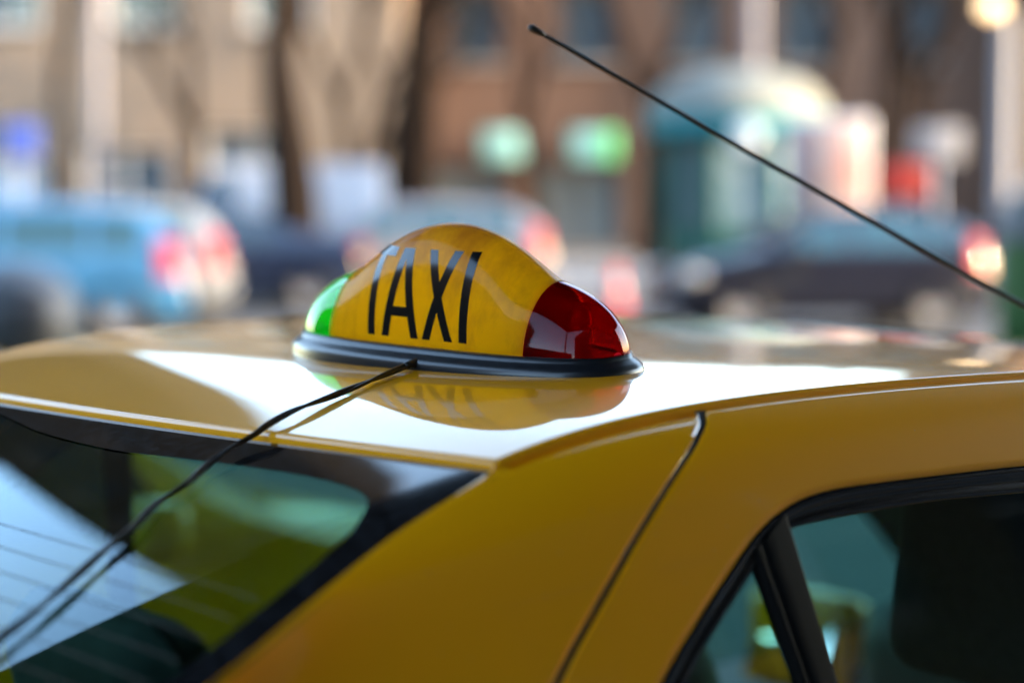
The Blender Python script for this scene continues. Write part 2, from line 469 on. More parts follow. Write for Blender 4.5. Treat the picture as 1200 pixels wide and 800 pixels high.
    def front_door(sg):
        dr = empty('front_door', (0, 0, 0), parent=taxi)
        O = [(.785, .80), (.785, 1.10), (.785, 1.30), (.785, 1.41), (.788, 1.425), (.80, ze(.80) - .008), (.83, ze(.83) - .0065), (.95, ze(.95) - .0065), (1.05, ze(1.05) - .012), (1.09, ze(1.09) - .03), (1.25, 1.315), (1.55, 1.12), (1.90, .86)]
        I = [(.85, .82), (.848, 1.10), (.847, 1.28), (.848, 1.33), (.853, 1.348), (.865, 1.354), (.885, 1.354), (.96, 1.348), (1.02, 1.335), (1.06, 1.315), (1.18, 1.25), (1.45, 1.06), (1.72, .84)]
        o_, i_ = [(p.x, p.y) for k in range(len(O) - 1) for p in [Vector((*O[k], 0)).lerp(Vector((*O[k + 1], 0)), t / 6) for t in range(6)]], [(p.x, p.y) for k in range(len(I) - 1) for p in [Vector((*I[k], 0)).lerp(Vector((*I[k + 1], 0)), t / 6) for t in range(6)]]
        rows = [[Vector((sg * S0(a + (c - a) * k / 5, b + (d - b) * k / 5), a + (c - a) * k / 5, b + (d - b) * k / 5)) for (a, b), (c, d) in zip(o_, i_)] for k in range(6)]
        strips([tl(r) for r in rows], 'door_frame', YEL, dr, flip=sg < 0)
        strips([tl([p + Vector((-sg * .03, 0, 0)) for p in r]) for r in rows], 'inner_trim', TRIM, dr, flip=sg > 0)
        rr = []
        for j in range(13):
            z = .80 + .56 * j / 12
            yb = max(p[0] for p in i_ if abs(p[1] - min(z, 1.33)) < .06) + .01
            rr.append([Vector((sg * (S0(.84 + (yb - .84) * i / 10, z) - .006), .84 + (yb - .84) * i / 10, z)) for i in range(11)])
        strips([tl(r) for r in rr], 'window_pane', SGLS, dr, flip=sg > 0)
        # door mirror
        rbox('mirror_housing', (.25, .10, .20), (sg * .87, 1.60, .775), YEL, dr, .035, 3)
        rbox('mirror_glass', (.205, .006, .16), (sg * .87, 1.5465, .775), CHROME, dr, .002, 1, rot=(-.31, 0, sg * .06))
        rbox('mirror_arm', (.10, .04, .05), (sg * .72, 1.60, .72), SATBLK, dr, .01, 2)
        return dr
    for sg in (1, -1):
        quarter(sg); rear_door(sg); front_door(sg)
    # windscreen
    def wpt(u, v):
        x = (2 * u - 1) * (.49 + .16 * v); y = yf(.9 * x) + .006 + (.80 + .0 * v) * v; z = rzs(min(abs(x), .49), yf(x)) - .012 - .38 * v - .16 * v * v
        return (x, y, z)
    grid(24, 16, wpt, 'windscreen', GLS, taxi, flip=True, post=tilt)
    # lower body: loft from tail to nose
    st = [(-1.78, .42, .70, .86), (-1.74, .60, .76, .93), (-1.60, .70, .82, .99), (-1.25, .72, .85, 1.02), (-1.0, .66, .86, .97), (-.6, .64, .87, .76), (0, .62, .87, .72), (.6, .62, .87, .70), (1.2, .63, .87, .70), (1.75, .66, .86, .74), (1.95, .68, .85, .93), (2.2, .66, .83, .90), (2.45, .6, .78, .82), (2.58, .45, .66, .66)]
    rows = []
    for y, xt, xm, zt in st:
        prof = [(0, .18), (xm * .8, .18), (xm * .95, .26), (xm, .45), (xm, .62), (xm * .985, min(zt - .06, .76)), (max(xt, xm * .86), zt - .015), (xt * .5, zt + .01), (0, zt + .02)]
        if -.95 < y < 1.8: prof[-3:] = [(xm * .80, zt - .015), (xm * .76, zt - .05), (0, zt - .06)]
        rows.append([(a, y, b) for a, b in prof] + [(-a, y, b) for a, b in prof[::-1][1:]])
    strips([tl(r) for r in rows], 'lower_body', YEL, taxi, flip=True)
    for x in (-.80, .80):
        for y in (-.98, 1.62):
            wh = empty('wheel', (x, y, .30), parent=taxi)
            lathe('tyre', [(.20, -.09), (.28, -.095), (.30, -.06), (.30, .06), (.28, .095), (.20, .09)], TYRE, wh, axis='X', seg=32)
            lathe('rim', [(0, .07 * (1 if x > 0 else -1)), (.05, .075 * (1 if x > 0 else -1)), (.17, .06 * (1 if x > 0 else -1)), (.205, .085 * (1 if x > 0 else -1))], CHRM2, wh, axis='X', seg=24)
    for x in (-.62, .62):
        rbox('tail_light', (.22, .06, .16), (x, -1.70, .80), REDL, taxi, .02, 2)
        rbox('headlight', (.28, .10, .14), (x * .95, 2.45, .66), CLRL, taxi, .03, 2)
    rbox('rear_bumper', (1.5, .14, .22), (0, -1.77, .42), YEL, taxi, .05, 3)
    rbox('front_bumper', (1.46, .16, .22), (0, 2.53, .40), YEL, taxi, .06, 3)
    # interior
    rs = empty('rear_seat', (0, 0, 0), parent=taxi)
    rbox('seat_back', (1.16, .16, .62), (0, -.36, .74), SEAT, rs, .05, 3, rot=(.35, 0, 0))
    rbox('seat_cushion', (1.16, .5, .18), (0, -.02, .42), SEAT, rs, .05, 3)
    for x in (-.32, .32): rbox('headrest', (.29, .10, .24), (x * .97, -.475, 1.195), SEAT, rs, .045, 4, rot=(.3, 0, 0), taper=(.85, .8))
    rbox('parcel_shelf', (1.16, .64, .03), (0, -.86, 1.015), SHELF, taxi, .008, 1)
    for x in (-.36, .36):
        fs = empty('front_seat', (x, .69, .3), parent=taxi)
        rbox('seat_back', (.50, .16, .66), (0, -.02, .42), SEAT, fs, .06, 4, rot=(.25, 0, 0), taper=(.8, .9))
        rbox('seat_cushion', (.50, .5, .16), (0, .28, .12), SEAT, fs, .05, 3)
        rbox('headrest', (.30, .12, .27), (0, -.14, .92), SEAT, fs, .055, 5, rot=(.15, 0, 0), taper=(.62, .85))
    rbox('dashboard', (1.24, .42, .30), (0, 1.62, .78), TRIM, taxi, .08, 3)
    # aerial on the roof, raked back
    tip = Vector((.101, .108, 1.794)); a2 = Vector((.327, .636, 1.502)); d = (a2 - tip).normalized()
    base = a2 + d * .30
    k = 0
    while base.z > roof_z(base.x, base.y) + .012 and k < 200: base = base + d * .002; k += 1
    ae = empty('aerial', tuple(base), parent=taxi)
    def rel(p): return p - base
    n = 30
    pts = [rel(base.lerp(tip, i / n)) for i in range(n + 1)]
    for i, p in enumerate(pts): p.z -= .004 * math.sin(math.pi * i / n)
    _tube(pts, .0025, 'rod', RUB, ae, 10, radii=[.0038 - .0015 * i / n for i in range(n + 1)])
    tp = rel(tip); q = -d
    _tube([tp - q * .017, tp - q * .012, tp - q * .004, tp + q * .001, tp + q * .003], .003, 'tip', RUB, ae, 12, radii=[.0021, .0034, .0042, .0036, .0012])
    lathe('foot', [(.0, .022), (.012, .020), (.020, .010), (.028, -.004), (.03, -.016)], RUB, ae, seg=20)
    return taxi


build_taxi()

# ------------------------------------------------------------------ the roof sign
def sgnpow(c, e): return math.copysign(abs(c) ** e, c)
def build_sign():
    SL, W2, N_, HL, M_, HD, SG, QQ, NC = .20259, .1177, 3.119, .07937, 2.685, .12009, .14542, 1.899, 1.8795
    Z0, SB, LB, WB, NB, TX, TY = .01481, .13133, .43435, .17195, 2.4696, -.026, .0475
    X, Y, A = .1174, .0012, .16337
    sign = empty('roof_sign', (X, Y, 1.46), A)
    tag(sign, 'domed yellow TAXI sign with green and red end lenses on the taxi roof', 'taxi sign')
    ca, sa = math.cos(A), math.sin(A)
    def tz(s, y, z): return Vector((s, y, z + TX * s + TY * y))
    def wh(s):
        q = abs(s / SL)
        a = max(1 - q ** N_, 0) ** (1 / N_); b = max(1 - q ** M_, 0) ** (1 / M_)
        hd = HD * max(1 - abs((s + .003) / SG) ** QQ, 0) ** (1 / QQ)
        return W2 / 2 * a, ((HL * b) ** 9 + hd ** 9) ** (1 / 9)
    def P(s, th, off=0):
        w_, h_ = wh(s)
        return tz(s, (w_ + off) * sgnpow(math.cos(th), 2 / NC), Z0 + (h_ + off) * abs(math.sin(th)) ** (2 / NC))
    # plastics
    dome = mat('sign_yellow_plastic', (.92, .49, .008), .3, coat=.8, coat_rough=.05, spec=.1)
    n = dome.node_tree.nodes; l = dome.node_tree.links; b = n['Principled BSDF']; out = n['Material Output']
    tc = n.new('ShaderNodeTexCoord')
    t1 = n.new('ShaderNodeTexNoise'); t1.inputs['Scale'].default_value = 13; t1.inputs['Detail'].default_value = 8; t1.inputs['Roughness'].default_value = .65
    mp = n.new('ShaderNodeMapping'); mp.inputs['Scale'].default_value = (1.6, 1, .7); l.new(tc.outputs['Object'], mp.inputs['Vector']); l.new(mp.outputs[0], t1.inputs['Vector'])
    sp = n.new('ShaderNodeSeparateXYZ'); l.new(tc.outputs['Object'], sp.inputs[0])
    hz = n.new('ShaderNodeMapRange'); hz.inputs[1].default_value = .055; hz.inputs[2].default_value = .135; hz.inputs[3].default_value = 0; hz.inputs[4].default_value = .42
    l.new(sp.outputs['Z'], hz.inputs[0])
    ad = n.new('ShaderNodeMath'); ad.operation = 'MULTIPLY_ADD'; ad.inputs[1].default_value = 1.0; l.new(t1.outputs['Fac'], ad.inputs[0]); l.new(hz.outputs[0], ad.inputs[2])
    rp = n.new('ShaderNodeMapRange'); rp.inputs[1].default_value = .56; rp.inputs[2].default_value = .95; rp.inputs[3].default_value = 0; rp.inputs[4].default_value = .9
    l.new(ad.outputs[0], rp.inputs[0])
    # thin scratches
    sc_ = n.new('ShaderNodeTexNoise'); sc_.inputs['Scale'].default_value = 1; sc_.inputs['Detail'].default_value = 3
    m2 = n.new('ShaderNodeMapping'); m2.inputs['Scale'].default_value = (26, 150, 150); m2.inputs['Rotation'].default_value = (0, .75, .4)
    l.new(tc.outputs['Object'], m2.inputs['Vector']); l.new(m2.outputs[0], sc_.inputs['Vector'])
    sr = n.new('ShaderNodeMapRange'); sr.inputs[1].default_value = .70; sr.inputs[2].default_value = .78; sr.inputs[3].default_value = 0; sr.inputs[4].default_value = .5
    l.new(sc_.outputs['Fac'], sr.inputs[0])
    mxx = n.new('ShaderNodeMath'); mxx.operation = 'MAXIMUM'; l.new(rp.outputs[0], mxx.inputs[0]); l.new(sr.outputs[0], mxx.inputs[1])
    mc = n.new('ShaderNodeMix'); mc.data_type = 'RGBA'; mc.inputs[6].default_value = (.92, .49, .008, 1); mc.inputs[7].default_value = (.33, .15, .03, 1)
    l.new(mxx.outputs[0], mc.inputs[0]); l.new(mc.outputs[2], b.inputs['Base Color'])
    rg = n.new('ShaderNodeMapRange'); rg.inputs[1].default_value = 0; rg.inputs[2].default_value = .6; rg.inputs[3].default_value = .2; rg.inputs[4].default_value = .45
    l.new(mxx.outputs[0], rg.inputs[0]); l.new(rg.outputs[0], b.inputs['Roughness'])
    tr = n.new('ShaderNodeBsdfTranslucent'); mt = n.new('ShaderNodeMix'); mt.data_type = 'RGBA'; mt.inputs[6].default_value = (.98, .66, .03, 1); mt.inputs[7].default_value = (.45, .22, .04, 1); l.new(mxx.outputs[0], mt.inputs[0]); l.new(mt.outputs[2], tr.inputs[0])
    ms = n.new('ShaderNodeMixShader'); ms.inputs[0].default_value = .8
    l.new(b.outputs[0], ms.inputs[1]); l.new(tr.outputs[0], ms.inputs[2]); l.new(ms.outputs[0], out.inputs['Surface'])
    red = sheet_glass('red_lens_plastic', (.50, .005, .010), .03, ((.55, .005, .010), .3), .05, gloss=(.62, .52, .56))
    grn = sheet_glass('green_lens_plastic', (.02, .85, .14), .02, ((.005, .90, .08), .5), .02, power=5)
    lett = mat('black_letter_film', (.006, .006, .006), .14, spec=.5)
    nt_ = 48
    def shell(s0, s1, ns, name, m, flip=False, off=0, ends=None):
        rows = []
        for i in range(ns + 1):
            t = i / ns
            s = s0 + (s1 - s0) * (math.sin(t * math.pi / 2) if ends == 'hi' else t)
            rows.append([P(s, math.pi * k / nt_, off) for k in range(nt_ + 1)])
        return strips(rows, name, m, sign, flip)
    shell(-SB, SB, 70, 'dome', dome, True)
    # seam collars where the lenses meet the dome
    for sg in (1, -1):
        strips([[P(sg * (SB + d), math.pi * k / nt_, o) for k in range(nt_ + 1)] for d, o in ((-.0016, -.001), (-.0012, .0007), (-.0002, .0009), (.0004, -.001))], 'lens_seam', dome, sign, sg < 0 or True)
    lr = shell(SB, SL * .9995, 26, 'lens', red, True, .0003, 'hi'); lr['label'] = 'dark red end lens'
    lg = shell(-SB, -SL * .9995, 26, 'lens', grn, False, .0003, 'hi'); lg['label'] = 'bright green end lens'
    # inside: base plate, partition walls, bulbs and reflectors
    white = mat('sign_inner_white', (.7, .7, .68), .5); dark = mat('sign_inner_dark', (.03, .015, .012), .5)
    metal = mat('lamp_socket_metal', (.45, .40, .34), .45)
    def plate(s, name, m, sc=.97):
        pts = [P(s, math.pi * k / nt_, -.002) for k in range(nt_ + 1)]
        return obj(name, pts, [tuple(range(nt_ + 1))], m, sign, False)
    plate(SB - .004, 'partition', mat('sign_inner_grey', (.22, .20, .19), .5)); plate(-SB + .004, 'partition', white)
    k = 60
    def ring(L, W, z, e=NB, off=0):
        return [tz(L / 2 * sgnpow(math.cos(2 * math.pi * i / k), 2 / e), W / 2 * sgnpow(math.sin(2 * math.pi * i / k), 2 / e), z) for i in range(k)]
    obj('base_plate', ring(SL * 1.96, W2 * .94, Z0 + .001), [tuple(range(k))], white, sign, False)
    for sg, nm in ((1, 'bulb'), (-1, 'bulb')):
        c = tz(sg * .158, 0, Z0)
        lathe('bulb_socket', [(0, .0), (.010, .0), (.010, .016), (.008, .018), (.0, .018)], metal, sign, tuple(c), 16)
        lathe(nm, [(.006, .018), (.009, .026), (.0105, .034), (.009, .042), (.005, .047), (0, .048)], mat('bulb_glass', (.9, .85, .75), .08, coat=.5), sign, tuple(c), 16)
        pl = [tz(sg * (.148), -.018, Z0 + .004), tz(sg * .148, .030, Z0 + .004), tz(sg * .148, .026, Z0 + .048), tz(sg * .148, -.014, Z0 + .052)]
        obj('reflector', pl, [(0, 1, 2, 3)], metal if sg > 0 else white, sign, False)
    # black rubber skirt: snapped to the roof below
    def skirt():
        prof = [(1.0, None), (1.0, .0030), (.992, .0072), (.972, .0105), (.952, .0125), (.940, .0150), (.935, .0180), (.915, .0188), (.86, .0180)]
        rows = []
        for f, z in prof:
            L = LB * f; W = WB - LB * (1 - f) * .95; e = NB + (1 - f) * 4
            r = ring(L, W, z if z is not None else 0, e)
            if z is None:
                for p in r:
                    wx = X + p.x * ca - p.y * sa; wy = Y + p.x * sa + p.y * ca
                    p.z = roof_z(wx, wy) - 1.46 - .0005
            rows.append(r)
        return strips(rows, 'rubber_skirt', mat('sign_skirt_rubber', (.010, .011, .014), .3, coat=.15, coat_rough=.15, bump=(70, .12, .001)), sign, False, True)
    skirt()
    # letters, each stroke a strip laid on the dome
    def on(s, z, off):
        w_, h_ = wh(s)
        q = min(max(z / h_, 0), 1); sn = q ** (NC / 2); th = math.pi - math.asin(sn)
        return P(s, th, off)
    ZB, ZT = .0105, .0955
    def stroke(a, b, hw, off, cap=None):
        """a, b = (s, t) ends, t 0..1 from the foot of the letters to the top; horizontal cut ends"""
        V = []; n_ = 26
        for i in range(n_ + 1):
            t = i / n_; s = a[0] + (b[0] - a[0]) * t; v = a[1] + (b[1] - a[1]) * t
            for j in range(5):
                ss = s + (-hw + 2 * hw * j / 4)
                z = ZB + (ZT - ZB) * v
                V.append(on(ss - .0105 * v, z, off))
        F = [(i * 5 + j, i * 5 + j + 1, (i + 1) * 5 + j + 1, (i + 1) * 5 + j) for i in range(n_) for j in range(4)]
        return V, F
    def bar(s0, s1, v0, v1, off):
        V = []; n_ = 26
        for i in range(n_ + 1):
            s = s0 + (s1 - s0) * i / n_
            for j in range(5):
                v = v0 + (v1 - v0) * j / 4
                V.append(on(s - .0105 * v, ZB + (ZT - ZB) * v, off))
        F = [(i * 5 + j, i * 5 + j + 1, (i + 1) * 5 + j + 1, (i + 1) * 5 + j) for i in range(n_) for j in range(4)]
        return V, F
    def letter(*parts):
        V = []; F = []
        for v, f in parts:
            k0 = len(V); V += v; F += [tuple(x + k0 for x in q) for q in f]
        return obj('letter', V, F, lett, sign)
    hw = .0052
    letter(stroke((-.0655, 0), (-.0655, .93), hw, .0005), bar(-.0815, -.0435, .895, 1, .0008))
    letter(stroke((-.0458, 0), (-.0285, 1), hw, .0005), stroke((-.0052, 0), (-.0222, 1), hw, .0007), bar(-.0390, -.0115, .235, .345, .0009))
    letter(stroke((.0102, 0), (.0415, 1), hw * 1.02, .0005), stroke((.0402, 0), (.0098, 1), hw * 1.02, .0007))
    letter(stroke((.0590, 0), (.0610, 1), hw, .0005))
    # twisted pair of wires from the skirt down over the rear window
    path = [(0.1480, -0.0735, 1.4640), (0.1550, -0.0940, 1.4612), (0.1771, -0.1438, 1.4545), (0.2001, -0.2075, 1.4445), (0.2110, -0.2553, 1.4360), (0.2200, -0.2890, 1.4265), (0.2225, -0.3050, 1.4190), (0.2240, -0.3300, 1.4095),
            (0.2330, -0.3600, 1.3972), (0.2520, -0.3900, 1.3877), (0.2600, -0.4200, 1.3767), (0.2870, -0.4590, 1.3637), (0.3010, -0.4890, 1.3527), (0.3290, -0.5400, 1.3337), (0.3480, -0.5780, 1.3192), (0.3600, -0.6100, 1.3067), (0.3850, -0.6600, 1.2837)]
    pts = catmull([Vector((a, b_, c - TILT * a)) for a, b_, c in path], 260)
    Mi = Matrix.Translation((X, Y, 1.46)) @ Matrix.Rotation(A, 4, 'Z'); Mi = Mi.inverted()
    wm = mat('black_wire_sleeve', (.016, .014, .013), .3, noise=(120, .6, (.05, .04, .035), .3))
    V = []; F = []
    for ph in (0, math.pi):
        pp = []
        for i, p in enumerate(pts):
            t = (pts[min(i + 1, len(pts) - 1)] - pts[max(i - 1, 0)]).normalized()
            a = t.cross(Vector((0, 0, 1))).normalized(); b_ = a.cross(t)
            an = i * .085 + ph
            pp.append(Mi @ (p + (a * math.cos(an) + b_ * math.sin(an)) * .0015))
        v, f, *_ = tube(pp, .0018, '', None, None, 8)
        k0 = len(V); V += v; F += [tuple(x + k0 for x in q) for q in f]
    obj('cable', V, F, wm, sign)
    _tube([Mi @ pts[k_] for k_ in (0, 2, 4, 6, 8)], .004, 'cable_grommet', RUB, sign, 12, radii=[.0042, .0041, .0039, .0037, .0036])
    return sign
build_sign()

# ------------------------------------------------------------------ the street beyond
# street frame: u metres to the right of the lens axis, v metres away along it, origin below the camera
ORG = Vector((CAM.x, CAM.y, 0))
def SP(u, v, z=0): return ORG + RT * u + FW * v + Vector((0, 0, z))
def street(name, u, v, rz=0): return empty(name, SP(u, v), YAW + rz)

ASPH = mat('asphalt', (.052, .052, .055), .85, noise=(3, .6, (.035, .035, .037), .5), bump=(60, .5, .004))
PAVE = mat('pavement_stone', (.26, .25, .24), .85, noise=(1.2, .6, (.2, .19, .18), .5))
g = obj('ground', [(-400, -400, -.02), (400, -400, -.02), (400, 400, -.02), (-400, 400, -.02)], [(0, 1, 2, 3)], mat('earth', (.13, .12, .10), .95, noise=(.4, .5, (.09, .085, .07))), None, False); tag(g, kind='structure')
def sheet(name, u0, u1, v0, v1, z, m, h=0):
    P = [SP(u0, v0, z), SP(u1, v0, z), SP(u1, v1, z), SP(u0, v1, z)]
    if h:
        V = P + [p - Vector((0, 0, h)) for p in P]
        F = [(0, 1, 2, 3), (0, 4, 5, 1), (1, 5, 6, 2), (2, 6, 7, 3), (3, 7, 4, 0)]
    else: V, F = P, [(0, 1, 2, 3)]
    return tag(obj(name, V, F, m, None, False), kind='structure')
sheet('road', -90, 90, -16, 30.5, 0, ASPH)
sheet('pavement', -90, 90, 30.5, 60, .12, PAVE, .15)
for k in range(-6, 7):
    sheet('road_marking', k * 5 - 1.2, k * 5 + 1.2, 15.94, 16.06, .004, mat('road_paint', (.7, .7, .68), .7, noise=(8, .5, (.3, .3, .3))))

# ---- buildings
BEIGE = mat('beige_render', (.25, .19, .14), .95, spec=.1, noise=(.5, .6, (.20, .15, .11), .5), bump=(30, .3, .01))
BEIGE2 = mat('pale_stone_trim', (.42, .37, .31), .85)
BROWN = mat('brown_brick_wall', (.125, .078, .057), .95, spec=.1, noise=(.35, .8, (.07, .042, .031), .4), bump=(20, .4, .01))
OCHRE = mat('ochre_render', (.26, .14, .08), .95, spec=.1, noise=(.45, .8, (.09, .055, .04), .35))
GREYC = mat('grey_concrete', (.24, .23, .22), .9, noise=(.4, .5, (.16, .155, .15), .6), bump=(25, .3, .01))
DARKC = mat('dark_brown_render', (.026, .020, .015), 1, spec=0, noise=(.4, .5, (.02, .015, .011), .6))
ROOFM = mat('roof_sheet_metal', (.16, .13, .12), .6)
WFR = mat('white_window_frame', (.7, .7, .68), .5)
DFR = mat('dark_window_frame', (.05, .04, .035), .5)
WGL = mat('window_glass_bluish', (.05, .07, .085), .06, spec=.8)
SHOPG = mat('shop_glass', (.10, .12, .13), .08, spec=.8)
MATW = mat('dull_dark_window', (.012, .013, .015), 1, spec=0)
CURT = mat('pale_shop_blind', (.38, .52, .66), .6)

def wall_cells(w_, h_, holes, depth, thick=.35):
    """front wall with rectangular openings and their reveals; x 0..w, z 0..h, front face at y=0"""
    xs = sorted({0, w_, *[a for q in holes for a in (q[0], q[1])]}); zs = sorted({0, h_, *[a for q in holes for a in (q[2], q[3])]})
    V = []; F = []
    def quad(*p):
        k = len(V); V.extend(p); F.append((k, k + 1, k + 2, k + 3))
    for x0_, x1_ in zip(xs, xs[1:]):
        for z0_, z1_ in zip(zs, zs[1:]):
            cx, cz = (x0_ + x1_) / 2, (z0_ + z1_) / 2
            if any(a < cx < b and c < cz < d for a, b, c, d in holes): continue
            quad((x0_, 0, z0_), (x1_, 0, z0_), (x1_, 0, z1_), (x0_, 0, z1_))
    for a, b, c, d in holes:
        quad((a, 0, c), (a, thick, c), (a, thick, d), (a, 0, d)); quad((b, 0, d), (b, thick, d), (b, thick, c), (b, 0, c))
        quad((a, 0, d), (a, thick, d), (b, thick, d), (b, 0, d)); quad((a, thick, c), (a, 0, c), (b, 0, c), (b, thick, c))
    # sides, back and top
    quad((0, depth, 0), (0, 0, 0), (0, 0, h_), (0, depth, h_)); quad((w_, 0, 0), (w_, depth, 0), (w_, depth, h_), (w_, 0, h_))
    quad((w_, depth, 0), (0, depth, 0), (0, depth, h_), (w_, depth, h_)); quad((0, 0, h_), (w_, 0, h_), (w_, depth, h_), (0, depth, h_))
    return V, F
def building(name, label, u, v, w_, h_, depth, wallm, holes, frame=WFR, glass=WGL, rz=0, cornice=True, shop=(), sill=True, mull=1):
    b = street(name, u, v, rz); tag(b, label, 'building')
    V, F = wall_cells(w_, h_, [q[:4] for q in holes], depth)
    obj('wall', V, F, wallm, b, False)
    if cornice:
        rbox('cornice', (w_ + .5, .55, .28), (w_ / 2, -.02, h_ - .26), BEIGE2 if wallm is BEIGE else GREYC, b, .04, 1, smooth=False)
    rf = rbox('roof', (w_ + .2, depth + .2, .16), (w_ / 2, depth / 2, h_ + .085), ROOFM, b, .02, 1, smooth=False)
    cache = {}
    for q in holes:
        a, c, z0_, z1_ = q[:4]; ww, hh = c - a, z1_ - z0_
        gm = q[4] if len(q) > 4 else glass
        key = (round(ww, 3), round(hh, 3), gm.name)
        win = empty('window', (a, .16, z0_), 0, b)
        if key not in cache:
            bm = bmesh.new()
            def bx(cx, cz, sx, sz, sy=.07):
                r = bmesh.ops.create_cube(bm, size=1)['verts']
                for p in r: p.co = Vector((p.co.x * sx + cx, p.co.y * sy, p.co.z * sz + cz))
            t = .08
            bx(t / 2, hh / 2, t, hh); bx(ww - t / 2, hh / 2, t, hh); bx(ww / 2, t / 2, ww - 2 * t, t); bx(ww / 2, hh - t / 2, ww - 2 * t, t)
            for k in range(mull): bx(ww * (k + 1) / (mull + 1), hh / 2, .05, hh - 2 * t, .05)
            if hh > 1.5: bx(ww / 2, hh * .7, ww - 2 * t, .05, .045)
            f_ = bobj('frame', bm, frame, win)
            p_ = obj('pane', [(t * .5, .01, t * .5), (ww - t * .5, .01, t * .5), (ww - t * .5, .01, hh - t * .5), (t * .5, .01, hh - t * .5)], [(0, 1, 2, 3)], gm, win, False)
            cache[key] = (f_, p_)
        else:
            for s in cache[key]:
                c_ = s.copy(); COL.objects.link(c_); c_.parent = win
        if sill and hh < 2.2: rbox('sill', (ww + .2, .22, .08), (ww / 2, -.20, -.045), BEIGE2 if wallm is BEIGE else GREYC, win, 0)
    return b
# pale two-storey house on the left of the view: u -17.5 .. -2.2, v 42
holes = []
for i, x in enumerate((1.2, 3.9, 6.6, 9.4, 12.2)):
    holes.append((x, x + 1.35, 4.9, 6.9)); holes.append((x, x + 1.35, 7.9, 9.2))
holes += [(1.0, 2.9, .5, 2.9), (3.7, 5.2, .45, 3.0), (6.1, 8.0, 2.25, 3.05, WGL), (6.1, 8.0, .3, 2.15, CURT), (8.8, 10.6, .5, 2.4), (11.3, 13.4, .5, 2.8), (3.6, 4.8, 3.35, 4.35), (.3, 1.2, 3.4, 4.4)]
holes = [q for q in holes if not (q[2] == .45)]
building('town_house', 'pale beige rendered house behind the blue and dark parked cars', -17.6, 42, 15.3, 10.4, 11, BEIGE, holes)
# brown terrace with shops, middle
holes = []
for i in range(5):
    x = .9 + i * 2.35; holes.append((x, x + 1.15, 4.3, 5.9))
holes += [(.5, 2.2, .4, 2.1, SHOPG), (2.6, 4.6, .3, 2.1, SHOPG), (5.1, 6.9, .4, 2.3, SHOPG), (7.5, 9.3, .4, 2.3, SHOPG), (9.9, 11.6, .4, 2.3, SHOPG)]
bB = building('shop_terrace', 'low brown brick terrace with shopfronts behind the kiosk', -2.25, 44, 13.1, 7.1, 10, BROWN, holes, frame=DFR)
# taller dark ochre block at the right end
holes = []
for fl in range(4):
    for i in range(5):
        x = .8 + i * 2.3; holes.append((x, x + 1.2, 1.0 + fl * 3.2, 2.7 + fl * 3.2))
building('corner_block', 'tall ochre corner block at the far right, behind the grey lamp post', 10.9, 42.5, 13, 14.2, 12, OCHRE, holes, frame=DFR)
# tower block out of view on the left, mirrored in the taxi's roof and rear window
holes = []
for fl in range(13):
    for i in range(3):
        x = 1.0 + i * 2.8; holes.append((x, x + 1.6, 1.0 + fl * 2.9, 2.4 + fl * 2.9))
building('tower_block', 'dark grey tower block standing beyond the pale house', -23.2, 54, 9.2, 40, 9, mat('dark_slate_cladding', (.012, .011, .010), 1, spec=0, noise=(.4, .5, (.009, .008, .007), .6)), holes, frame=DFR, glass=MATW, cornice=False, sill=False, mull=0)
building('office_slab', 'dark office slab adjoining the tower block', -32.0, 54.4, 8.7, 24.6, 8, MATS['dark_slate_cladding'], [(.8 + 2.6 * i, 2.5 + 2.6 * i, 1 + 2.9 * f_, 2.4 + 2.9 * f_) for f_ in range(8) for i in range(3)], frame=DFR, glass=MATW, cornice=False, sill=False, mull=0)
# apartment blocks on the near side of the street, behind and right of the camera (mirrored in the doors, shading the taxi)
def block(name, label, corner, ang, w_, h_, depth, m, fl, nwin):
    holes = []
    st = w_ / nwin
    for f_ in range(fl):
        for i in range(nwin): holes.append((i * st + st * .25, i * st + st * .72, 1.0 + f_ * 3.1, 2.7 + f_ * 3.1))
    b = building(name, label, 0, 0, w_, h_, depth, m, holes, frame=DFR, glass=MATW, sill=False, mull=0)
    b.location = corner; b.rotation_euler = (0, 0, ang)
    return b
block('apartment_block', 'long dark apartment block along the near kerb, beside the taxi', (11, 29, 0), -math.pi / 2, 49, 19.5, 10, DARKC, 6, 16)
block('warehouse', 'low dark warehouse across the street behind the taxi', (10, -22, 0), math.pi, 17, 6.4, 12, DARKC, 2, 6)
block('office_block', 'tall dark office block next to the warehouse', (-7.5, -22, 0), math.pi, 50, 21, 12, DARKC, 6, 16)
# canopy the taxi stands under (seen only as the dark upper limit of the sky in its rear window)
def build_canopy():
    c = street('canopy', 2.0, 3.3, .2); tag(c, 'flat dark canopy on steel posts above the taxi', 'canopy')
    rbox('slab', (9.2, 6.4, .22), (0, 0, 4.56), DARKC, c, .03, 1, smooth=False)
    rbox('fascia', (9.3, .14, .34), (0, 3.24, 4.60), DARKC, c, .02, 1, smooth=False)
    rbox('fascia', (1.1, .14, .30), (-2.7, 3.40, 4.62), DARKC, c, .02, 1, smooth=False)
    for x in (-4.4, 4.4):
        for y in (-3.0, 3.0):
            lathe('post', [(.10, 0), (.10, .04), (.05, .06), (.05, 4.45)], mat('post_steel', (.12, .12, .12), .4, metal=.6), c, (x, y, 0), 16)
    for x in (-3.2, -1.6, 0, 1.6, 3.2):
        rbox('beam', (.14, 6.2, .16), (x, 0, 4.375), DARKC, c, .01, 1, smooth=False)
build_canopy()

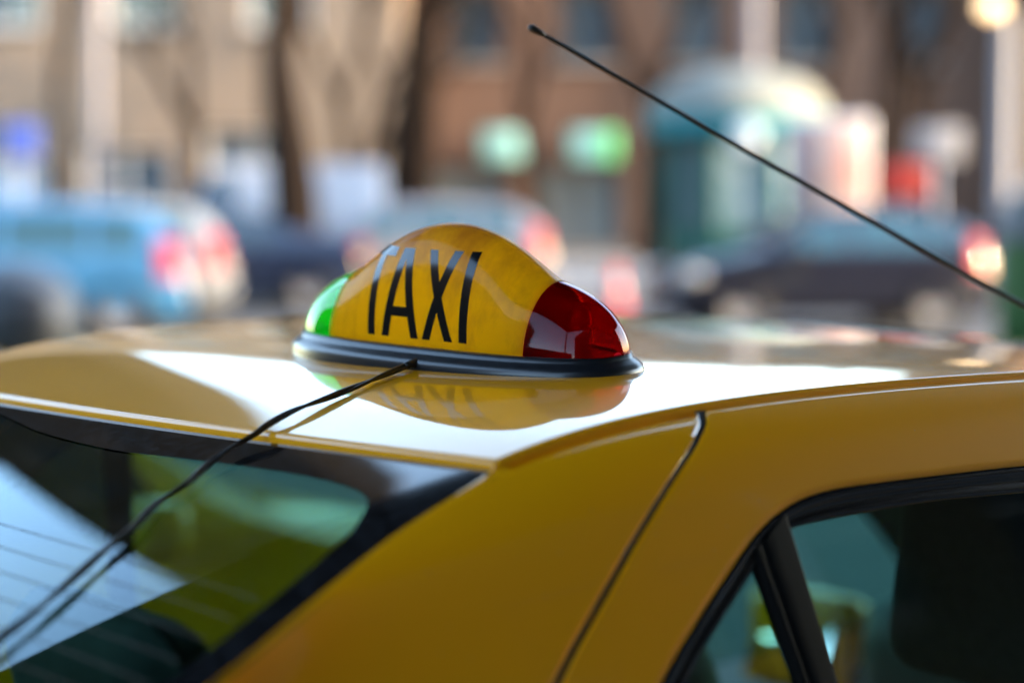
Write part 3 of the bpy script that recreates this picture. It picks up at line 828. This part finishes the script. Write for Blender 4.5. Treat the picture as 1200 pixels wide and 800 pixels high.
# ------------------------------------------------------------------ parked cars
def rpath(P, n): return [(p.x, p.y) for p in catmull([Vector((a, b, 0)) for a, b in P], n)]
def make_car(name, label, u, v, rz, col, kind='hatch', L=4.0, H=1.45, W=1.72, plate=True, glass=None):
    """nose towards -x, tail at x=+L/2, centred; parked with rz turning about its centre"""
    car = street(name, u, v, rz); tag(car, label, 'car', 'cars parked along the street')
    pm = paint_mat('car_paint_' + name + '_%d' % len(MATS), col, .0); gm = glass or CARGL
    h = L / 2
    if kind == 'hatch':   top = [(-h, .50), (-h + .12, .68), (-h + .55, .84), (-h + 1.05, .95), (-h + 1.75, H - .06), (-h + 2.3, H), (h - .75, H - .03), (h - .32, H - .14), (h - .10, 1.02), (h - .02, .72), (h, .50)]
    elif kind == 'sedan': top = [(-h, .50), (-h + .12, .68), (-h + .6, .82), (-h + 1.2, .94), (-h + 1.95, H - .05), (-h + 2.5, H), (h - 1.45, H - .06), (h - .85, 1.06), (h - .15, .98), (h - .02, .75), (h, .50)]
    else:                 top = [(-h, .60), (-h + .10, .90), (-h + .45, 1.10), (-h + .85, 1.22), (-h + 1.35, H - .10), (-h + 1.8, H), (h - .5, H), (h - .12, H - .06), (h - .03, 1.3), (h - .01, .8), (h, .50)]
    n = 56
    prof = rpath(top, n)
    belt = .90 if kind != 'van' else 1.12
    hw = W / 2
    def roofw(z): return hw * (1 - .30 * max(0, min(1, (z - belt) / (H - belt))) ** 1.0) if z > belt else hw
    def endw(x):  # plan taper at the ends
        e = abs(x) / h
        return 1 - .16 * max(0, (e - .72) / .28) ** 2.2
    rows = []
    for x, zt in prof:
        k = endw(x)
        zs = min(belt, zt - .05)
        xs = hw * k
        tw = (roofw(zt) - .06) * k if zt > belt + .05 else xs - .07
        sec = [(0, .20), (xs * .86, .20), (xs * .965, .27), (xs, .45), (xs, zs - .12 if zs > .6 else .5), (xs * .975, zs)]
        for t in (.25, .5, .75, .92): sec.append((xs * .975 + (tw - xs * .975) * t + .02 * math.sin(math.pi * t), zs + (zt - .02 - zs) * t))
        sec += [(tw, zt - .008), (tw * .5, zt + .006), (0, zt + .01)]
        rows.append([(x, -a, b) for a, b in sec] + [(x, a, b) for a, b in sec[::-1][1:]])
    strips(rows, 'body', pm, car, flip=False)
    ns = len(rows[0])
    # glazing laid a few millimetres proud of the shell
    def sidepoint(x, t, sg, off):
        zt = [b for a, b in prof if a <= x][-1] if x > prof[0][0] else prof[0][1]
        for (a, b), (c, d) in zip(prof, prof[1:]):
            if a <= x <= c: zt = b + (d - b) * (x - a) / max(c - a, 1e-6)
        k = endw(x); zs = min(belt, zt - .05); xs = hw * k; tw = (roofw(zt) - .06) * k
        y = xs * .975 + (tw - xs * .975) * t + .02 * math.sin(math.pi * t) + off
        return Vector((x, sg * y, zs + (zt - .02 - zs) * t + off * .3))
    spans = {'hatch': ((-h + 1.30, -h + 2.02), (-h + 2.10, -h + 2.95), (-h + 3.02, h - .48)), 'sedan': ((-h + 1.48, -h + 2.20), (-h + 2.28, -h + 3.0), (-h + 3.06, h - 1.12)), 'van': ((-h + 1.0, -h + 1.75),)}[kind]
    for sg in (-1, 1):
        for a, b in spans:
            rr = [[sidepoint(a + (b - a) * i / 8 + (.10 if kind != 'van' else .05) * (t - .1) * (1 if a == spans[0][0] else 0) * (1 - i / 8), t, sg, .006) for i in range(9)] for t in (.10, .3, .5, .7, .86)]
            strips(rr, 'side_window', gm, car, flip=sg > 0)
    def acrosspoint(x, s, off):
        for (a, b), (c, d) in zip(prof, prof[1:]):
            if a <= x <= c:
                zt = b + (d - b) * (x - a) / max(c - a, 1e-6); sl_ = (d - b) / max(c - a, 1e-6); break
        k = endw(x); tw = ((roofw(zt) - .06) if zt > belt + .05 else hw - .07) * k
        nn = Vector((-sl_, 0, 1)).normalized()
        return Vector((x, s * tw * .9, zt + .012 - .004 * abs(s))) + nn * off
    scr = {'hatch': ((-h + 1.12, -h + 1.72), (h - .36, h - .12)), 'sedan': ((-h + 1.28, -h + 1.90), (h - 1.40, h - .92)), 'van': ((-h + .90, -h + 1.33),)}[kind]
    for nm, (a, b) in zip(('windscreen', 'rear_window'), scr):
        strips([[acrosspoint(a + (b - a) * j / 8, -1 + 2 * i / 10, .006) for i in range(11)] for j in range(9)], nm, gm, car)
    wx = (-h + .78, h - .72)
    for x in wx:
        for sg in (-1, 1):
            wh = empty('wheel', (x, sg * (hw - .10), .30), 0, car)
            lathe('tyre', [(.19, -.09), (.27, -.10), (.30, -.07), (.30, .07), (.27, .10), (.19, .09)], TYRE, wh, axis='Y', seg=24)
            lathe('rim', [(0, .07 * sg), (.05, .085 * sg), (.15, .07 * sg), (.195, .095 * sg)], CHRM2, wh, axis='Y', seg=20)
            # black ring standing in for the shade inside the arch
            lathe('arch_shadow_ring', [(.30, .102 * sg), (.355, .106 * sg), (.355, .06 * sg)], SATBLK, wh, axis='Y', seg=24)
    ends = endw(h - .15) * hw
    for sg in (-1, 1):
        if kind == 'hatch':
            tl_ = [(h - .30, .62, 1.0), (h - .10, .62, 1.0)]
            rr = []
            for j in range(7):
                z = .66 + .42 * j / 6
                xs_ = h - .02 - .10 * (j / 6) ** 1.5
                rr.append([Vector((xs_ - .30 + .10 * (j / 6), sg * (hw * .985 - .02 * (j / 6) - .012 + .02), z)), Vector((xs_ - .12, sg * (hw * .93 + .01), z)), Vector((xs_ + .012, sg * hw * .80, z)), Vector((xs_ + .02, sg * hw * .66, z))])
            strips(rr, 'tail_light', REDL, car, flip=sg > 0)
        else:
            zc = .84 if kind == 'sedan' else .95
            rbox('tail_light', (.16, .30, .16 if kind == 'sedan' else .42), (h - .08, sg * (ends - .13), zc), REDL, car, .03, 2)
        rbox('headlight', (.30, .32, .15), (-h + .24, sg * (hw * .80), .66), CLRL, car, .05, 2)
        rbox('door_mirror', (.12, .16, .11), (-h + 1.42, sg * (hw + .06), belt + .06), pm, car, .03, 2)
        for q in spans[:2]: rbox('door_handle', (.16, .03, .03), (q[1] - .12, sg * (hw + .004), belt - .13), pm, car, .01, 1)
    rbox('rear_bumper', (.16, W * .92, .22), (h - .04, 0, .42), pm, car, .05, 2)
    rbox('front_bumper', (.18, W * .90, .24), (-h + .06, 0, .40), pm, car, .06, 2)
    if plate: rbox('number_plate', (.012, .50, .11), (h + .045, 0, .62 if kind == 'hatch' else .5), PLATE, car, .003, 1)
    return car
CARGLB = mat('car_window_sky', (.012, .045, .06), .03, spec=.7)  # teal in the base colour stands in for mirrored sky
make_car('parked_car', 'light blue hatchback parked at the left, nose out of view', -5.55, 22.2, .16, (.035, .13, .26), 'hatch', 4.0, 1.46, glass=CARGLB)
make_car('parked_car', 'dark navy saloon parked between the light blue hatchback and the taxi sign', -4.15, 27.4, .10, (.008, .014, .035), 'sedan', 4.3, 1.36)
make_car('parked_car', 'white hatchback half hidden behind the light blue one', -5.45, 24.7, .2, (.20, .21, .22), 'hatch', 4.0, 1.47, glass=CARGLB)
make_car('parked_car', 'silver hatchback with dark windows parked just behind the taxi sign', -1.55, 29.6, .12, (.13, .13, .15), 'hatch', 4.1, 1.42, glass=CARGLB)
make_car('parked_car', 'black hatchback parked at the right under the aerial', 3.50, 23.6, .16, (.010, .011, .020), 'hatch', 3.75, 1.38, glass=CARGLB)
vn = make_car('parked_van', 'white van parked behind the dark tree trunk', -4.4, 36.5, .06, (.30, .31, .34), 'van', 4.4, 2.05, 1.8, plate=False)
vn['category'] = 'van'

# ------------------------------------------------------------------ bare street trees
BARK = mat('bark_brown', (.018, .013, .010), 1, spec=0, noise=(6, .6, (.010, .007, .006), .4), bump=(14, .8, .03))
def make_tree(label, u, v, height, r0, lean, seed, fork=.42, depth=5, group='bare street trees'):
    rnd = random.Random(seed)
    t = street('bare_tree', u, v); tag(t, label, 'tree', group)
    segs = []
    def grow(p, d, L, r, lev):
        pts = [p]; rad = [r]; n = 5
        for i in range(n):
            d = (d + Vector((rnd.uniform(-1, 1), rnd.uniform(-1, 1), rnd.uniform(-.2, .6))) * (.10 + .03 * lev)).normalized()
            pts.append(pts[-1] + d * L / n); rad.append(r * (1 - .42 * (i + 1) / n))
        segs.append((lev, pts, rad))
        if lev >= depth: return
        k = 2 if lev == 0 else rnd.choice((2, 3))
        for j in range(k):
            a = rnd.uniform(0, 2 * math.pi); tiltv = rnd.uniform(.45, .85)
            side = Vector((math.cos(a), math.sin(a), 0))
            nd = (d * math.cos(tiltv) + side * math.sin(tiltv) + Vector((0, 0, .18))).normalized()
            grow(pts[-1] if j < 2 else pts[3], nd, L * rnd.uniform(.58, .78), rad[-1] * .86, lev + 1)
    d0 = Vector((lean[0], lean[1], 1)).normalized()
    grow(Vector((0, 0, -.05)), d0, height * fork, r0, 0)
    tv, tf, bv, bf = [], [], [], []
    for lev, pts, rad in segs:
        a, b, *_ = tube(pts, 0, '', None, None, 10 if lev == 0 else (7 if lev < 3 else 4), radii=rad)
        V, F = (tv, tf) if lev == 0 else (bv, bf)
        k0 = len(V); V += a; F += [tuple(x + k0 for x in q) for q in b]
    obj('trunk', tv, tf, BARK, t); obj('crown', bv, bf, BARK, t)
    return t
make_tree('dark bare tree with a thick trunk in front of the white van', -3.50, 33.5, 9.5, .48, (.005, 0), 3, .42)
make_tree('bare tree leaning to the right, left of the two green shop signs', -2.15, 38.5, 10.5, .58, (.15, 0), 11, .46)
make_tree('slim bare tree by the blue sign at the far left', -7.4, 34.0, 8.0, .15, (.02, 0), 21, .40)
make_tree('thin bare tree between the white van and the leaning tree', -2.62, 36.8, 9.0, .20, (-.06, 0), 31, .36)
make_tree('bare tree rising behind the kiosk', 2.7, 39.5, 9.0, .26, (-.05, 0), 5, .36, 6)
make_tree('low-forked bare tree just left of the leaning tree', -2.95, 38.0, 8.5, .26, (.10, 0), 41, .27, 6)
make_tree('bare tree between the two green shop signs', .55, 41.0, 8.5, .20, (.03, 0), 47, .34, 6)
make_tree('bare tree between the kiosk and the poster panel', 5.15, 37.5, 8.5, .24, (.06, 0), 53, .30, 6)
make_tree('bare tree beside the grey lamp post at the right', 7.75, 36.5, 8.5, .26, (-.08, 0), 59, .30, 6)
make_tree('bare tree left of the white van', -5.9, 38.0, 8.5, .24, (.05, 0), 61, .32, 6)
make_tree('bare tree in front of the ochre corner block', 6.9, 38.5, 9.5, .34, (.04, 0), 8, .40)

# ------------------------------------------------------------------ kiosk, signs, posts, bins
TEAL = mat('teal_enamel', (.005, .15, .17), .5, spec=.2); DGRN = mat('dark_green_enamel', (.006, .06, .045), .5, spec=.2)
CREAM = mat('cream_fibreglass', (.16, .165, .145), .7, spec=.1); SILV = mat('galvanised_steel', (.40, .40, .44), .5, metal=.3)
def build_kiosk():
    k = street('kiosk', 3.75, 34.2); tag(k, 'dark green street kiosk with a cream dome roof and teal band', 'kiosk')
    n = 8; R_ = 1.32
    def ringp(r, z, a0=math.pi / 8): return [Vector((r * math.cos(a0 + 2 * math.pi * i / n), r * math.sin(a0 + 2 * math.pi * i / n), z)) for i in range(n)]
    strips([ringp(R_, .12), ringp(R_, .95)], 'plinth', DGRN, k, False, True, False)
    lathe('dome', [(1.52, 2.82), (1.50, 2.95), (1.38, 3.18), (1.12, 3.38), (.75, 3.52), (.35, 3.60), (0, 3.62)], CREAM, k, seg=40)
    lathe('fascia', [(1.36, 2.50), (1.47, 2.50), (1.50, 2.56), (1.50, 2.82), (1.44, 2.83)], TEAL, k, seg=40)
    for i in range(n):
        a = math.pi / 8 + 2 * math.pi * i / n
        rbox('post', (.11, .11, 1.60), (R_ * math.cos(a), R_ * math.sin(a), 1.74), DGRN, k, .01, 1, rot=(0, 0, a))
    pane_m = mat('kiosk_pane', (.05, .085, .085), .12, spec=.3); paper = mat('kiosk_papers', (.22, .27, .30), .8, spec=.1, noise=(5, .9, (.03, .10, .11), .25))
    for i in range(n):
        a = math.pi / 8 + 2 * math.pi * i / n; b = a + 2 * math.pi / n
        p, q = Vector((math.cos(a), math.sin(a), 0)) * (R_ - .03), Vector((math.cos(b), math.sin(b), 0)) * (R_ - .03)
        obj('pane', [p + Vector((0, 0, .96)), q + Vector((0, 0, .96)), q + Vector((0, 0, 2.5)), p + Vector((0, 0, 2.5))], [(0, 1, 2, 3)], paper if i in (5, 6) else pane_m, k, False)
    lathe('round_lamp', [(0, -.09), (.14, -.08), (.24, -.03), (.25, .03), (.0, .05)], mat('lit_globe', (.3, .33, .36), .3, emis=(.75, .88, 1.0), emis_s=.02), k, (-.02, -1.62, 2.44), 20, axis='Y')
    rbox('lamp_bracket', (.04, .20, .04), (-.02, -1.5, 2.44), DGRN, k, .005, 1)
build_kiosk()
def lit_sign(label, u, v, z, w_, h_, m, side=None):
    s = street('shop_sign', u, v); s.location.z = z; tag(s, label, 'sign', 'lit green signs on the brown terrace')
    rbox('box', (w_ + .08, .20, h_ + .08), (0, .02, 0), DFR, s, .02, 1)
    rbox('face', (w_, .03, h_), (0, -.10, 0), m, s, .01, 1)
    if side: rbox('cross', (.34, .05, h_ * .98), (w_ / 2 - .14, -.125, 0), side, s, .01, 1)
    for x in (-w_ / 3, w_ / 3): rbox('bracket', (.06, .5, .06), (x, .3, 0), DFR, s, 0)
MINT = mat('mint_lit_face', (.2, .36, .32), .5, emis=(.36, .85, .72), emis_s=.03)
GRNL = mat('green_lit_face', (.06, .3, .1), .5, emis=(.12, .75, .18), emis_s=.05)
lit_sign('pale mint lit shop sign nearer the taxi sign, beside the leaning tree', -.14, 43.4, 2.52, .95, .62, MINT)
lit_sign('pale mint lit shop sign with a bright green end, nearer the kiosk', 1.72, 43.4, 2.52, .95, .62, MINT, GRNL)
def post_sign(name, label, cat, u, v, z, w_, h_, m, round_=False, post_h=None):
    s = street(name, u, v); tag(s, label, cat)
    lathe('post', [(.04, 0), (.035, .02), (.03, (post_h or z + h_ / 2) - .01), (0, post_h or z + h_ / 2)], SILV, s, seg=10)
    if round_: lathe('board', [(0, -.055), (w_ / 2, -.055), (w_ / 2 + .01, -.04), (w_ / 2, -.035), (0, -.035)], m, s, (0, 0, z), 24, axis='Y')
    else: rbox('board', (w_, .04, h_), (0, -.06, z), m, s, .015, 2)
    return s
post_sign('street_sign', 'blue rectangular sign on a post at the far left edge', 'sign', -7.55, 31.5, 2.35, .55, .50, mat('blue_enamel', (.06, .10, .42), .4))
post_sign('red_sign', 'red sign board above the black hatchback at the right', 'sign', 5.55, 29.2, 1.72, .72, .50, mat('red_enamel', (.26, .012, .008), .45, noise=(5, .5, (.15, .012, .006), .3)))
post_sign('white_sign', 'pale grey sign board just above the red one', 'sign', 6.35, 30.6, 2.28, .72, .52, mat('pale_enamel', (.22, .22, .24), .5))
POST = mat('poster_print', (.24, .21, .20), .6, noise=(2.2, .9, (.26, .10, .085), .16))
def ad_panel():
    a = street('poster_panel', 4.8, 31.2); tag(a, 'white and pink poster panel standing to the right of the kiosk', 'poster panel')
    rbox('cabinet', (1.30, .22, 2.15), (0, 0, 1.62), SILV, a, .04, 2)
    rbox('poster', (1.16, .02, 1.98), (0, -.115, 1.62), POST, a, .003, 1)
    for x in (-.45, .45): rbox('leg', (.10, .12, .56), (x, 0, .28), SILV, a, .01, 1)
ad_panel()
def pole(label, u, v, h_, r, lamp=False, m=SILV):
    p = street('lamp_post', u, v); tag(p, label, 'lamp post', 'lamp posts')
    lathe('pole', [(r * 1.6, 0), (r * 1.6, .5), (r * 1.1, .6), (r, h_ - .1), (r * .9, h_)], m, p, seg=16)
    if lamp:
        _tube([Vector((0, 0, h_ - .1)), Vector((-.08, -.05, h_ + .12)), Vector((-.22, -.10, h_ + .2))], .03, 'arm', m, p)
        lathe('lantern', [(0, .16), (.12, .12), (.17, .0), (.14, -.10), (0, -.14)], mat('lit_warm_lantern', (.9, .7, .45), .4, emis=(1, .62, .28), emis_s=.3), p, (-.24, -.10, h_ + .08), 16)
    else:
        _tube([Vector((0, 0, h_ - .1)), Vector((0, -.4, h_ + .3)), Vector((0, -1.2, h_ + .45))], .04, 'arm', m, p)
        rbox('lamp_head', (.22, .6, .12), (0, -1.4, h_ + .45), m, p, .04, 2)
POLEM = mat('pale_lamp_post', (.15, .14, .155), .5)
pole('pale grey lamp post rising behind the kiosk dome', 4.35, 37.0, 8.5, .14, m=POLEM)
pole('grey lamp post with a warm lit lantern near the right edge', 7.15, 29.8, 4.15, .13, True, POLEM)
pole('pale grey lamp post at the left between the slim tree and the blue sign', -6.85, 34.0, 8.5, .10, m=POLEM)
def bell_bin(name, label, u, v, hgt, r, body, cap, rim):
    b = street(name, u, v); tag(b, label, 'bin')
    lathe('body', [(r * .80, .04), (r * .96, .10), (r, hgt * .35), (r * .98, hgt * .62), (r * .97, hgt * .66)], body, b, seg=32)
    lathe('hood', [(r * .97, hgt * .66), (r * .92, hgt * .78), (r * .76, hgt * .90), (r * .45, hgt * .97), (0, hgt)], cap, b, seg=32)
    lathe('rim', [(r * .99, hgt * .64), (r * 1.03, hgt * .66), (r * 1.03, hgt * .69), (r * .98, hgt * .70)], rim, b, seg=32)
    # wide dark mouth set in the hood on the camera side
    prof = [(r * .97, hgt * .60), (r * .97, hgt * .66), (r * .92, hgt * .78), (r * .76, hgt * .90), (r * .45, hgt * .97), (.01, hgt)]
    def hood_r(z):
        for (a, b_), (c, d) in zip(prof, prof[1:]):
            if b_ <= z <= d: return a + (c - a) * (z - b_) / (d - b_)
        return prof[0][0]
    V = [(0, -hood_r(hgt * .77) - .012, hgt * .77)]; n = 28; rings = 5
    for q in range(1, rings + 1):
        for i in range(n):
            a = 2 * math.pi * i / n
            x = r * .66 * q / rings * math.cos(a); z = hgt * .77 + hgt * .135 * q / rings * math.sin(a)
            rr = hood_r(z); V.append((x, -math.sqrt(max(rr * rr - x * x, .0)) - .012, z))
    F = [(0, 1 + i, 1 + (i + 1) % n) for i in range(n)] + [(1 + q * n + i, 1 + (q + 1) * n + i, 1 + (q + 1) * n + (i + 1) % n, 1 + q * n + (i + 1) % n) for q in range(rings - 1) for i in range(n)]
    obj('mouth', V, F, RUB, b)
BINB = mat('black_bin_plastic', (.010, .012, .010), .5); BING = mat('green_bin_plastic', (.02, .065, .014), .6, spec=.2); GRY = mat('grey_bin_trim', (.07, .072, .075), .6, spec=.2)
bell_bin('recycling_bin', 'green recycling bell with a grey hood and black mouth at the right edge', 4.88, 18.0, 1.80, .60, BING, GRY, GRY)
bell_bin('litter_bin', 'squat black bin with a dark grey domed hood in front of the light blue hatchback', -2.98, 12.2, 1.20, .42, BINB, mat('dark_grey_hood', (.07, .07, .075), .5), BINB)
tc_ = street('traffic_cone', 1.36, 26.8); tag(tc_, 'red traffic cone on the road between the silver and black cars', 'traffic cone')
rbox('base', (.40, .40, .04), (0, 0, .02), mat('cone_rubber', (.05, .01, .01), .8), tc_, .012, 2)
lathe('cone', [(.17, .04), (.155, .06), (.11, .30), (.065, .56), (.05, .60), (.03, .60)], mat('cone_red', (.40, .012, .015), .6, spec=.2), tc_, seg=24)
lathe('band', [(.119, .26), (.1205, .262), (.0935, .40), (.092, .402)], mat('cone_band', (.35, .33, .33), .6), tc_, seg=24)

nb = make_car('parked_car', 'yellow car alongside the taxi, glimpsed only through its windows', 0, 0, 0, (.63, .335, .008), 'hatch', 4.0, 1.45)
nb.location = (-2.75, .15, 0); nb.rotation_euler = (0, 0, -math.pi / 2)
